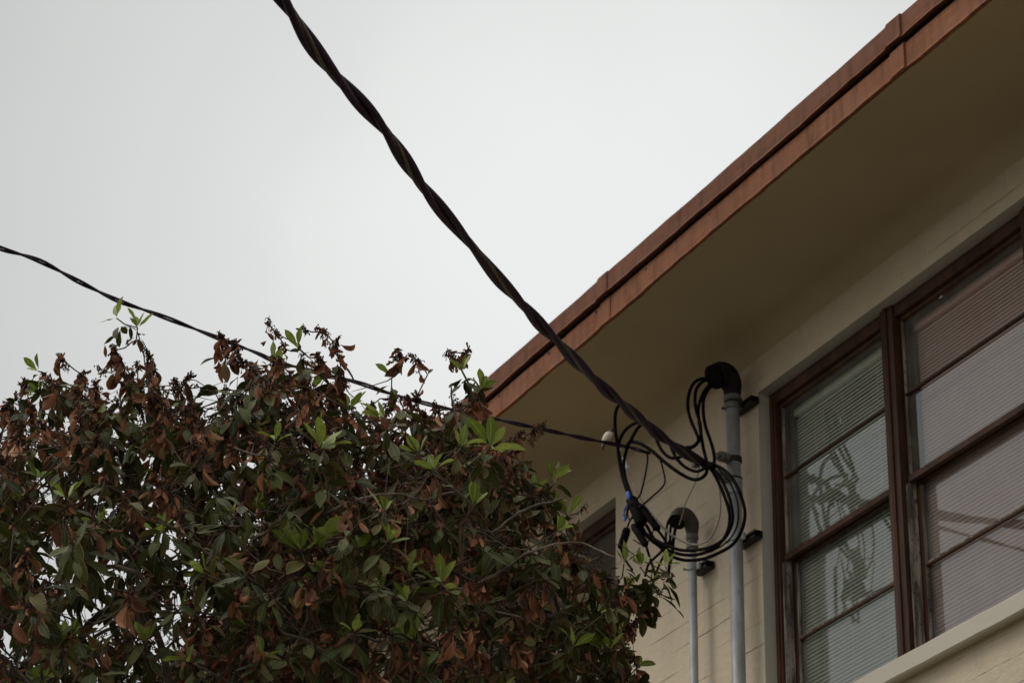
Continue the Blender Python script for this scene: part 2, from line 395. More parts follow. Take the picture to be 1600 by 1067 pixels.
# red roof edging (upper) and fascia (lower): folded metal in lengths that lap at the joints
JX = [-4.6, -2.06, -.13, 1.80, 3.77, 5.733, 7.664, 9.60, 11.52, 12.9]
def wob(x, s, a): return a*(math.sin(x*2.3+s)+.6*math.sin(x*5.9+s*2)+.35*math.sin(x*13.7+s*3)+.3*math.sin(x*31+s*5)+.2*math.sin(x*53+s))
def strip(name, z0, z1, y, lip, mat, seed):
    for j in range(len(JX)-1):
        mb = MB(); a, b = JX[j], JX[j+1]; n = 110
        lap = .085 if j < len(JX)-2 else 0
        xs = np.linspace(a, b, n); pr = []
        vs = []; k = 0
        for x in xs:
            near = max(0, 1-abs(x-a)/.09) if j > 0 else 0
            up_ = .0014 if (x-a) < .085 and j > 0 else 0
            yy = y + .0015*j % .004 + (.006 if up_ else 0) + wob(x, seed+2, .0008)
            zt = z1+wob(x, seed, .0017)+up_; zb = z0+wob(x, seed+1, .0027)-up_*.4
            vs += [(x, yy-.09, zt), (x, yy-.004, zt), (x, yy, zt-.004), (x, yy, zb+.012), (x, yy+lip, zb), (x, yy+lip-.006, zb-.001), (x, yy-.02, zb+.006)]
        m_ = 7
        mb.add(vs, [(i*m_+k, (i+1)*m_+k, (i+1)*m_+k+1, i*m_+k+1) for i in range(n-1) for k in range(m_-1)])
        mb.add([vs[0], vs[1], vs[2], vs[3], vs[4], vs[5], vs[6]], [(6,5,4,3,2,1,0)])
        obj(name, mb, mat, bld)
strip('roof_edging', 6.502, 6.594, YF+.012, .006, M_edge, 1.0)
strip('fascia', ZS-.004, 6.489, YF, .002, M_fascia, 4.0)
bk = MB(); bk.box((XN-.6, YF-.06, 6.40), (XF+.38, YF-.022, 6.585)); obj('fascia_backing', bk, M_strut, bld)
ee = MB()
ee.box((XF+.36, -12.4, ZS-.004), (XF+.40, YF-.01, 6.59)); obj('gable_fascia', ee, M_fascia, bld)
for xq in np.arange(XN, XF, .406):        # nail heads under the roof edging
    nb = MB(); zq = 6.470+RI0.uniform(-.004, .004); yq = YF+.0035; nb.lathe((xq+RI0.uniform(-.03, .03), yq-.004, zq), (0, 1, 0), [(0, .005), (.0045, .005), (.0062, .002)], 8)
    obj('nail_head', nb, M_strut, bld)
# sills
for w in (W1, W2):
    s = MB(); x0, x1 = w[0]-.06, w[1]+.06; zt = 4.806; n = 60; vs = []
    for x in np.linspace(x0, x1, n):
        q = wob(x, 3, .0012)
        vs += [(x, Y0-.12, zt+.02), (x, Y0+.040, zt+.004+q), (x, Y0+.046, zt-.002+q), (x, Y0+.046, zt-.058+q*1.5), (x, Y0+.040, zt-.064+q), (x, Y0-.02, zt-.056)]
    s.add(vs, [(i*6+k, i*6+k+1, (i+1)*6+k+1, (i+1)*6+k) for i in range(n-1) for k in range(5)])
    s.add(vs[:6], [(0,1,2,3,4,5)]); s.add(vs[-6:], [(5,4,3,2,1,0)])
    obj('window_sill', s, M_sill, bld)

# windows: each light = frame (jambs, head) > two sashes, two panes, blind
def blind(x0, x1, zt, zb, y, mat, parent, tilt):
    mb = MB(); pitch = .0150; w = .0094; n = int((zt-zb)/pitch); r = random.Random(int(x0*100))
    for i in range(n):
        z = zt-.03-i*pitch; tl = math.radians(tilt+r.uniform(-1.0, 1.0)); dz = r.uniform(-.0003, .0003)
        vs = []
        for x in (x0, x1):
            s_ = r.uniform(-.0003, .0003)
            for q, c in ((-1, 0), (-.35, .0014), (.35, .0014), (1, 0)):
                # outer edge low, inner edge high, crowned outward
                yy = y - q*w*math.cos(tl) + c*math.sin(tl); zz = z + q*w*math.sin(tl) + c*math.cos(tl) + dz + s_
                vs.append((x, yy, zz))
        mb.add(vs, [(0,4,5,1),(1,5,6,2),(2,6,7,3)])
    mb.box((x0, y-.016, zt-.016), (x1, y+.016, zt+.012))
    for x in (x0+.14, (x0+x1)/2+.02, x1-.14): mb.tube([(x, y+.015, zt), (x, y+.015, zb)], .0007, 4)
    return obj('blind', mb, mat, parent, smooth=False)
def window(x0, x1, z0, z1, left_jamb, right_jamb, bl, tilt, name='window'):
    """x1 is the far (picture left) side"""
    yf = Y0-.050
    fr = MB()
    jl = .040 if left_jamb else .040; jr = .044 if right_jamb else .036
    # far jamb (or mullion half) and near jamb
    for (a, b, outer) in ((x1-jl, x1, left_jamb), (x0, x0+jr, right_jamb)):
        a2, b2 = a+.002, b-.0005
        fr.box((a2, yf-.095, z0+.03), (b2, yf if outer else yf+.008, z1-.001))
        if not outer:                        # moulding bead on the mullion
            c = b if a > (x0+x1)/2 else a
            fr.box((c-.009 if c == b else c+.0005, yf+.005, z0+.03), (c-.0005 if c == b else c+.009, yf+.016, z1-.002))
        else:
            fr.box((a2+.010, yf-.001, z0+.03), (a2+.022, yf+.007, z1-.02))
    fr.box((x1-jl-.0, yf-.095, z1-.050), (x0+jr, yf-.001, z1-.0015))
    fr.box((x1-jl-.0, yf-.095, z0+.0), (x0+jr, yf-.001, z0+.045))
    w = obj(name, fr, M_frame, bld, bevel=.002)
    a, b = x0+jr, x1-jl
    zm = 5.497
    # parting beads / side tracks
    for (p, q) in ((a+.0005, a+.0065), (b-.0065, b-.0005)):
        tk = MB(); tk.box((p, yf-.050, z0+.05), (q, yf-.0205, zm+.0)); tk.box((p, yf-.020, z0+.05), (q, yf-.010, zm-.02))
        obj('sash_track', tk, M_chip, w)
    # upper sash (outer)
    us = MB(); yu = yf-.020; t = .024
    st = .006
    us.box((a+.003, yu-t, zm), (a+.003+st, yu-.002, z1-.052)); us.box((b-.003-st, yu-t, zm), (b-.003, yu-.002, z1-.052))
    us.box((a+.003, yu-t+.006, zm-.011), (b-.003, yu+.002, zm+.013))
    us.box((a+.010, yu-t, z1-.066), (b-.010, yu, z1-.051))
    us.box((a+.01, yu-.014, 5.818), (b-.01, yu+.000, 5.826))
    obj('upper_sash', us, M_frame, w, bevel=.0015)
    ls = MB(); yl = yf-.052; st = .017
    ls.box((a+.007, yl-t, z0+.046), (a+.007+st, yl, zm+.01)); ls.box((b-.007-st, yl-t, z0+.046), (b-.007, yl, zm+.01))
    ls.box((a+.009, yl-t+.001, zm-.009), (b-.009, yl-.001, zm+.009)); ls.box((a+.009, yl-t+.001, z0+.045), (b-.009, yl-.001, z0+.095))
    ls.box((a+.03, yl-.014, 5.172), (b-.03, yl-.002, 5.181))
    obj('lower_sash', ls, M_frame, w, bevel=.0015)
    pt = MB()
    for (p, q, y_, z_, zz) in ((a+.0095, a+.014, yu, zm+.02, z1-.067), (b-.014, b-.0095, yu, zm+.02, z1-.067), (a+.024, a+.029, yl, z0+.095, zm-.02), (b-.029, b-.024, yl, z0+.095, zm-.02)):
        pt.box((p, y_-.013, z_), (q, y_-.003, zz))
    pt.box((a+.034, yl-.013, 5.1825), (b-.034, yl-.004, 5.187)); 
    obj('putty', pt, M_chip, w)
    for (p, q, y_, z_, zz) in ((a+.007, b-.007, yu-.015, zm+.015, z1-.06), (a+.022, b-.022, yl-.015, z0+.09, zm-.01)):
        gm = MB(); gm.add([(p, y_, z_), (q, y_, z_), (q, y_, zz), (p, y_, zz)], [(3, 2, 1, 0)])
        obj('glass_pane', gm, M_glass, w)
    if bl: blind(a+.012, b-.012, z1-.075, z0+.04, yf-.092, bl, w, tilt)
    return w
def fleck(px, py, w_, h_, yy):
    c = at(px, py, yy); f_ = MB(); f_.add([c+[-w_, 0, -h_], c+[w_, 0, -h_*.8], c+[w_*.7, 0, h_], c+[-w_*.6, 0, h_*.9]], [(3, 2, 1, 0)]); return obj('paint_fleck', f_, M_white, bld)
fleck(1313, 656, .0035, .013, Y0-.0832); fleck(1449, 555, .0018, .009, Y0-.0832); fleck(1470, 464, .012, .003, Y0-.0832)
m1, m2 = 6.784, 5.966
window(m1, W1[1], W1[2], W1[3], True, False, M_blind_g, 60)
window(m2, m1, W1[2], W1[3], False, False, M_blind_p, 71)
window(W1[0], m2, W1[2], W1[3], False, True, M_blind_p, 71)
wm = (W2[0]+W2[1])/2
window(wm, W2[1], W2[2], W2[3], True, False, None, 0)
window(W2[0], wm, W2[2], W2[3], False, True, None, 0)
cu = MB(); n = 40; vs = []
for x in np.linspace(W2[0]+.22, W2[0]+.55, n): vs += [(x, Y0-.26+.02*math.sin(x*60), 6.1), (x, Y0-.26+.025*math.sin(x*60+.6), 4.85)]
cu.add(vs, [(2*i, 2*i+1, 2*i+3, 2*i+2) for i in range(n-1)]); obj('curtain', cu, M_curtain, bld, smooth=True)
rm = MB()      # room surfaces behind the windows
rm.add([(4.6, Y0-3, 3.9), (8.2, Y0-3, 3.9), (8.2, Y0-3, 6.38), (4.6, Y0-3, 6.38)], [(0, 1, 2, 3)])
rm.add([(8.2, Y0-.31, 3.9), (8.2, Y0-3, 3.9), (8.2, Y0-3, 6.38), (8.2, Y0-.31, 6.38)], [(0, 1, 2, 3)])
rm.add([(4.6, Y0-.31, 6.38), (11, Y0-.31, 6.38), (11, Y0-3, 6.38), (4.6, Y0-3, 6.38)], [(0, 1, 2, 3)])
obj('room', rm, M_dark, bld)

# ------------------------------------------------------------------ conduits on the wall
def conduit(name, label, x, r, off, ztop, straps, couplings, head, head_mat, s):
    t = thing(name, label, 'conduit', (x, Y0+off, 0))
    yc = Y0+off
    mb = MB(); mb.tube([(x, yc, 0), (x, yc, 2), (x, yc, 4), (x, yc, ztop)], r, 28); obj('pipe', mb, M_galv, t, smooth=True)
    cb = MB()
    for z, hh in couplings: cb.lathe((x, yc, z-hh/2), (0, 0, 1), [(0, r+.0005), (.002, r+.005), (hh*.3, r+.005), (hh*.34, r+.0035), (hh*.62, r+.0035), (hh*.66, r+.005), (hh-.002, r+.005), (hh, r+.0005)], 28)
    obj('coupling', cb, M_galv, t, smooth=False)
    for z in straps:
        sb = MB()                                  # slotted channel on the wall, sticking out to the near side
        xa, xb = x+r+.016, x-r-.062*s
        yb = Y0+.0015; yt = Y0+off-r-.001
        sb.box((xb, yb, z-.0125), (xa, yb+.003, z+.0125)); sb.box((xb, yb+.002, z-.0135), (xa, yt, z-.0105)); sb.box((xb, yb+.002, z+.0105), (xa, yt, z+.0135))
        sb.box((xb, yt-.003, z-.0104), (xa, yt-.0005, z-.005)); sb.box((xb, yt-.003, z+.005), (xa, yt-.0005, z+.0104))
        st = obj('strap_channel', sb, M_strut, t)
        cl = MB(); w = .012; n = 24; vs = []
        for k in range(n+1):                       # omega clamp round the pipe
            a = math.radians(-25+230*k/n)
            for rr in (r+.0003, r+.0032):
                for dz in (-w, w): vs.append((x+rr*math.cos(a), yc+rr*math.sin(a), z+dz))
        cl.add(vs, [(4*k+i, 4*k+j, 4*k+4+j, 4*k+4+i) for k in range(n) for i, j in ((0, 1), (1, 3), (3, 2), (2, 0))])
        for sx in (-1, 1): cl.box((x+sx*(r+.012)-.010, Y0+off-.014, z-w), (x+sx*(r+.012)+.010, Y0+off-.004, z+w))
        cl.tube([(x+r+.012, yc-.02, z), (x+r+.012, yc+.022, z)], .0035, 8); cl.ball((x+r+.012, yc+.020, z), .006)
        obj('clamp', cl, M_galv if s < 1 else M_strut if z > 6 else M_galv, st)
    # weatherhead: hood swept out from the wall and down, dark mouth plate
    hb = MB(); hp = head['path']; hr = head['r']
    P = [(x, Y0+a, ztop+b) for a, b in hp]; hb.tube(spline(P, 6), np.interp(np.linspace(0, 1, (len(P)-1)*6+1), np.linspace(0, 1, len(hr)), hr), 24)
    hd = obj('weatherhead', hb, head_mat, t, smooth=True)
    e0, e1 = np.array(P[-2]), np.array(P[-1]); d = (e1-e0)/np.linalg.norm(e1-e0)
    fb = MB(); fb.lathe(e1-d*.002, d, [(0, hr[-1]+.004), (.008, hr[-1]+.005), (.012, hr[-1]*.9), (.0125, hr[-1]*.5)], 24)
    obj('mouth_plate', fb, M_tape, hd)
    c2 = MB(); c2.lathe((x, yc, ztop-.055), (0, 0, 1), [(0, r+.001), (.003, r+.007), (.022, r+.007), (.026, r+.003), (.034, r+.003), (.038, r+.008), (.056, r+.008), (.06, r+.002)], 28)
    obj('collar', c2, M_collar, t)
    return t
mast = conduit('service_mast', 'large galvanised conduit with black weatherhead beside the window', 7.645, .0262, .065, 6.180, (6.145, 5.590), ((5.80, .062),),
    dict(path=[(.065, -.03), (.065, .025), (.070, .055), (.090, .082), (.116, .086), (.142, .068)], r=[.029, .034, .042, .048, .049, .044]), M_head, 1.0)
small = conduit('service_mast', 'small galvanised conduit with brown hooded weatherhead left of the large one', 7.963, .0163, .060, 5.728, (5.595,), (),
    dict(path=[(.060, -.02), (.060, .02), (.066, .052), (.092, .074), (.118, .066), (.130, .040)], r=[.018, .025, .032, .034, .033, .029]), M_head2, .8)
for o, k in ((mast, 0),):
    for i, (px, py, ex, ey) in enumerate(((1139, 716, 1119, 711), (1140, 748, 1121, 738))):
        A = at(px, py, Y0+.09); B = at(ex, ey, Y0+.16)
        ib = MB(); d = Vector(B-A); Ln = d.length
        ib.lathe(A, d, [(0, .008), (Ln*.15, .009), (Ln*.2, .020), (Ln*.32, .021), (Ln*.36, .013), (Ln*.5, .013), (Ln*.55, .021), (Ln*.7, .020), (Ln*.75, .012), (Ln, .010)], 20)
        br = obj('insulator', ib, M_cer, o, smooth=False)
        bb = MB(); bb.lathe((7.645, Y0+.065, A[2]-.012), (0, 0, 1), [(0, .0266), (.002, .031), (.022, .031), (.024, .0266)], 24)
        bb.box((7.63, Y0+.093, A[2]-.011), (7.66, Y0+.104, A[2]+.011)); obj('bracket', bb, M_strut, br)

# ------------------------------------------------------------------ cables
def interp_path(px, d0, d1):
    """points along a straight-ish hanging line: 1/depth runs linearly along the picture path"""
    p = np.array(px, dtype=float); s = np.r_[0, np.cumsum(np.hypot(*np.diff(p, axis=0).T))]; s /= s[-1]
    inv = (1-s)/d0 + s/d1
    return [atd(a, b, 1/i) for (a, b), i in zip(p, inv)]
def depth_of(P): return float((RW.T @ (np.array(P)-CAM))[2])
def twisted(name, label, group, path, strands, r, R, turn, phase=0):
    """strands: list of (radius, helix radius, phase, material, part name)"""
    base = path[-1]; t = thing(name, label, 'cable', base, group)
    S = spline(path, 6)
    seg = np.r_[0, np.cumsum(np.linalg.norm(np.diff(S, axis=0), axis=1))]; step = .02
    q = np.arange(0, seg[-1], step); C = np.array([np.interp(q, seg, S[:, i]) for i in range(3)]).T
    T = np.gradient(C, axis=0); T /= np.linalg.norm(T, axis=1)[:, None]
    ref = np.array([.1, .3, .9]); N = ref-(T@ref)[:, None]*T; N /= np.linalg.norm(N, axis=1)[:, None]; B = np.cross(T, N)
    ang = np.cumsum(np.r_[0, np.diff(q)]/turn*2*math.pi*(1+.22*np.sin(q[:]*2.1+phase)+.16*np.sin(q*5.3)))+phase
    for (rr, hr, ph, mat, nm) in strands:
        P = C + hr*(N*np.cos(ang+ph)[:, None]+B*np.sin(ang+ph)[:, None])
        mb = MB(); mb.tube(P, rr, 12); obj(nm, mb, mat, t, smooth=True)
    return t
OFF = .25
TA = at(1100, 722, Y0+OFF); dA = depth_of(TA)
tp = [(330, -190), (385, -90), (440, 0), (505, 95), (582, 182), (622, 235), (661, 292), (711, 354), (774, 430), (815, 474), (860, 524), (920, 584), (965, 626), (1003, 657), (1040, 688), (1075, 710), (1100, 723)]
tpath = interp_path(tp, 5.6, dA)
twisted('service_drop_cable', 'thick dark twisted cable hanging across the sky to the building', None, tpath,
        [(.0102, .0102, 0, M_cable, 'insulated_strand'), (.0100, .0104, math.pi, M_cable, 'insulated_strand'), (.0058, .0086, math.pi/2, M_neutral, 'bare_neutral')], .01, .01, .76)
TB = at(985, 699, Y0+.352)
bp_ = [(-60, 362), (0, 388), (60, 407), (125, 441), (185, 470), (250, 493), (330, 524), (400, 551), (430, 564), (500, 583), (560, 598), (610, 615), (680, 634), (750, 649), (790, 658), (850, 671), (900, 682), (940, 690), (985, 699), (1008, 706), (1022, 709)]
bpath = interp_path(bp_[:-2], 7.9, depth_of(TB)) + [at(1008, 706, Y0+.335), at(1022, 709, Y0+.31)]
twisted('thin_service_cable', 'thin twisted cable running from the left behind the bush to the eave', None, bpath,
        [(.0041, .0043, 0, M_cable, 'strand'), (.0041, .0043, math.pi, M_cable, 'strand')], .01, .01, .42, 1.0)

def lean(x): return .12*min(1.0, max(0.0, (1085-x)/90))      # the coil hangs further off the wall on its far side
def cable(name, label, pts, r, mat=None, offs=.25, cat='cable', group=None, seg=10):
    n = len(pts)
    if not hasattr(offs, '__len__'): offs = [offs]*n
    offs = np.interp(np.linspace(0, 1, n), np.linspace(0, 1, len(offs)), offs)
    fx = 0 if name in ('small_head_wire', 'conductor') else 1
    P = [at(x, y, Y0+o+fx*lean(x)) for (x, y), o in zip(pts, offs)]
    mb = MB(); mb.tube(spline(P, 7), r, seg)
    return tag(obj(name, mb, mat or M_black, smooth=True, loc=P[0]), label, cat, group)
GD = 'black conductors dropping from the large weatherhead'
GL = 'black cable loops coiled in front of the wall'
R1 = .0064
cable('conductor', 'leftmost black conductor curving out of the large weatherhead', [(1108, 592), (1095, 592), (1083, 600), (1076, 617), (1075, 638), (1080, 658), (1088, 676), (1091, 688), (1083, 697), (1072, 699)], R1, offs=[.19, .24, .26, .27, .25], group=GD)
cable('conductor', 'second black conductor from the left under the large weatherhead', [(1111, 594), (1100, 595), (1089, 606), (1086, 622), (1088, 642), (1094, 662), (1095, 682), (1088, 694), (1078, 701)], R1, offs=[.19, .23, .25, .255, .25], group=GD)
cable('conductor', 'black conductor that crosses between its neighbours below the large weatherhead', [(1115, 598), (1106, 604), (1097, 618), (1091, 640), (1093, 662), (1096, 682), (1099, 700), (1104, 720)], R1, offs=[.17, .21, .23, .24], group=GD)
cable('conductor', 'rightmost black conductor under the large weatherhead nearest the pipe', [(1118, 602), (1109, 606), (1100, 622), (1099, 645), (1103, 668), (1110, 688), (1115, 706), (1116, 722), (1108, 727)], R1, offs=[.16, .20, .20, .22, .24], group=GD)
cable('cable_loop', 'innermost black loop hanging below the cable knot', [(1098, 720), (1111, 733), (1122, 752), (1133, 778), (1140, 803), (1138, 826), (1128, 845), (1112, 858), (1090, 866), (1066, 866), (1040, 858), (1018, 844), (1003, 828), (996, 815)], R1, offs=[.25, .26, .25, .24], group=GL)
cable('cable_loop', 'middle black loop crossing its neighbours above the small pipe', [(1103, 721), (1120, 738), (1135, 765), (1143, 792), (1144, 815), (1134, 838), (1116, 852), (1090, 859), (1064, 859), (1042, 852), (1024, 843), (1008, 832), (1000, 818)], R1, offs=[.25, .28, .27, .25], group=GL)
cable('cable_loop', 'outermost black loop sweeping over the large pipe', [(1112, 724), (1130, 733), (1146, 750), (1158, 775), (1164, 802), (1159, 828), (1145, 850), (1122, 864), (1098, 873), (1072, 875), (1050, 869), (1035, 858), (1022, 842), (1010, 820)], R1, offs=[.25, .24, .23, .24], group=GL)
cable('grey_cord', 'thin grey green cord making the smallest inner loop', [(1122, 748), (1125, 775), (1125, 800), (1119, 824), (1108, 842), (1092, 850), (1076, 849), (1058, 841), (1042, 830), (1025, 814), (1012, 800)], .0036, M_grey, offs=.22)
cable('hanging_cable', 'black cable bending down from the twisted cable left of the bird side loops', [(978, 631), (968, 632), (962, 645), (961, 665), (964, 690), (968, 715), (972, 740), (979, 765), (988, 782), (996, 798)], .0068, offs=[.28, .26, .25], group='black cables bending down left of the knot')
cable('hanging_cable', 'black cable with the wide rounded bend right of the bird', [(1004, 660), (992, 661), (978, 671), (969, 686), (966, 705), (969, 727), (974, 750), (983, 774), (994, 792)], .0066, offs=[.27, .24, .24], group='black cables bending down left of the knot')
cable('hanging_cable', 'black cable bending sharply down beside the white wedge clamp', [(1006, 661), (997, 668), (988, 683), (980, 700), (975, 720), (976, 742), (982, 762), (991, 785)], .0064, offs=[.27, .26, .25], group='black cables bending down left of the knot')
cable('slack_cable', 'black cable sagging lowest between the left bend and the knot', [(978, 700), (984, 691), (998, 692), (1018, 704), (1040, 723), (1062, 739), (1080, 748), (1093, 748), (1103, 740), (1105, 727)], .0068, offs=[.25, .27, .26], group='black cables sagging into the knot')
cable('slack_cable', 'black cable with the middle sag left of the knot', [(1046, 690), (1050, 702), (1058, 717), (1070, 729), (1086, 736), (1098, 733), (1106, 724)], .0062, offs=.27, group='black cables sagging into the knot')
cable('slack_cable', 'black cable with the short upper sag ending at the grey clamp', [(1022, 676), (1028, 692), (1036, 706), (1048, 715), (1062, 714), (1074, 706)], .0062, offs=.28, group='black cables sagging into the knot')
cable('thin_wire', 'thin black wire falling from the thin cable to the taped splice', [(1000, 703), (1009, 706), (1012, 716), (1009, 738), (1004, 760), (999, 775), (988, 786), (981, 794), (978, 812)], .0034, offs=[.235, .26, .26])
cable('thin_wire', 'thin black wire with a bulging elbow crossing the splices', [(1031, 716), (1036, 733), (1039, 752), (1032, 764), (1016, 778), (1001, 792), (989, 806), (983, 816), (979, 828)], .0034, offs=[.25, .27, .27])
cable('thin_wire', 'thin grey wire hanging from the knot to the small weatherhead', [(1093, 720), (1092, 735), (1085, 757), (1076, 775), (1070, 790), (1066, 805), (1061, 820)], .0022, M_grey, offs=[.25, .2, .16])
cable('thin_wire', 'pale grey wire running diagonally down from the white wedge clamp', [(980, 731), (988, 750), (996, 770), (1006, 786), (1018, 802), (1032, 818), (1046, 832)], .0024, M_grey, offs=[.24, .22, .2])
cable('thin_wire', 'short thin tan wire poking up by the small weatherhead hood', [(1072, 787), (1064, 789), (1056, 794)], .0011, M_grey, offs=.13, seg=6)
# conductors below the knot of splices
GB = 'black wires dropping from the splices into the bush'
cable('lower_wire', 'black wire from the left splice into the leaves', [(970, 856), (974, 868), (980, 879), (988, 890)], .0046, offs=.26, group=GB)
cable('lower_wire', 'black wire from the slanted splice crossing its neighbour', [(1009, 850), (1014, 867), (1020, 885), (1024, 900)], .0050, offs=.25, group=GB)
cable('lower_wire', 'black wire curving left below the small weatherhead wires', [(1040, 845), (1034, 860), (1022, 872), (1013, 882), (1008, 900)], .0050, offs=.24, group=GB)
cable('lower_wire', 'black wire slanting between the crossed wires and the pipe', [(1048, 838), (1042, 858), (1033, 876), (1024, 897)], .0046, offs=.22, group=GB)
cable('lower_wire', 'black wire hanging nearest the small pipe', [(1055, 826), (1052, 845), (1050, 866), (1046, 884), (1044, 900)], .0064, offs=.2, group=GB)
GS = 'black wires leaving the small weatherhead'
cable('small_head_wire', 'outer black wire arching from the small weatherhead', [(1062, 806), (1051, 806), (1044, 815), (1041, 830), (1040, 848)], .0048, offs=[.165, .2, .23], group=GS)
cable('small_head_wire', 'inner black wire arching from the small weatherhead', [(1065, 810), (1056, 811), (1049, 820), (1047, 836), (1048, 850)], .0048, offs=[.16, .2, .22], group=GS)
cable('splice_wire', 'black wire from the thick splice to the lower loops', [(1003, 822), (1012, 836), (1026, 848), (1040, 855)], .0050, offs=.25, group='black wires below the thick splices')
cable('splice_wire', 'black wire from the upper right splice to the crossing', [(1026, 826), (1034, 836), (1042, 848), (1052, 858)], .0050, offs=.25, group='black wires below the thick splices')
cable('cord_loop', 'thin black cord hugging the right side of the coil', [(1118, 728), (1137, 748), (1150, 776), (1154, 803), (1149, 828), (1134, 848), (1110, 862)], .0030, offs=[.25, .29, .25], cat='cord')
cable('cord_loop', 'thin black cord tangled through the splices and away to the left', [(996, 800), (985, 812), (981, 800), (990, 785), (1006, 790), (1020, 812), (1018, 838), (1004, 850), (990, 843)], .0026, offs=[.27, .29, .27], cat='cord')
def splice(label, pts, r, group='black taped cable splices'):
    P = [at(x, y, Y0+.262+lean(x)) for x, y in pts]; S = spline(P, 8); n = len(S)
    rad = [r*(.55 + .45*min(1, min(i, n-1-i)/2.0))*(1+.04*math.sin(i*2.1)) for i in range(n)]
    mb = MB(); mb.tube(S, rad, 16); return tag(obj('cable_splice', mb, M_tape, smooth=True, loc=P[0]), label, 'splice', group)
splice('thickest taped splice below the blue tape', [(985, 778), (992, 792), (998, 806), (1003, 821)], .023)
splice('straight black splice sleeve upper right of the others', [(999, 790), (1010, 803), (1020, 816), (1029, 828)], .0140)
splice('slanted black splice sleeve in the lower middle', [(989, 820), (997, 832), (1004, 843), (1010, 852)], .0140)
splice('upright black splice sleeve lowest on the left', [(980, 824), (977, 836), (973, 848), (970, 858)], .0155)
splice('short black taped joint where the grey clamp grips the twisted cable', [(1080, 712), (1092, 719), (1104, 726), (1116, 729)], .0155)
bt = MB(); P = [at(x, y, Y0+.28+.12) for x, y in [(981, 768), (983, 779), (981, 787), (976, 797), (975, 806), (977, 814)]]
bt.tube(spline(P, 6), [.0052, .0085, .0094, .0088, .0096, .0084, .0070, .0058, .0046, .0042, .0048, .0052, .0044, .0036, .0032, .0036, .0044, .0048, .0042, .0034, .0030, .0036, .0046, .0050, .0042, .0036, .0042, .0054, .0052, .0040, .002], 10)
tag(obj('blue_tape', bt, M_blue, smooth=True, loc=P[0]), 'bright blue tape wrapped round the left cables with a loose tail', 'tape')
wc = MB(); P = [at(x, y, Y0+.225+.12) for x, y in [(968, 697), (970, 705), (974, 715), (979, 727), (982, 734)]]
wc.tube(spline(P[:2], 4), [.004, .005, .0055, .005, .003], 10); wc.tube(spline(P[2:], 4), [.006, .0075, .0085, .009, .0095, .010, .0105, .009, .006][:9], 12)
tag(obj('wedge_clamp', wc, M_white, smooth=True, loc=P[0]), 'white wedge clamp on the thin cable below the bird', 'clamp')
gc = MB(); A, B = at(1064, 706, Y0+.255), at(1086, 722, Y0+.26)
gc.lathe(A, B-A, [(0, .006), (.012, .014), (.03, .015), (.05, .013), (float(np.linalg.norm(B-A)), .009)], 12); gc.box(tuple(B-[.012, .01, .022]), tuple(B+[.006, .012, -.004]))
tag(obj('dead_end_clamp', gc, M_cer, loc=A), 'dull grey clamp gripping the thick twisted cable before the knot', 'clamp')

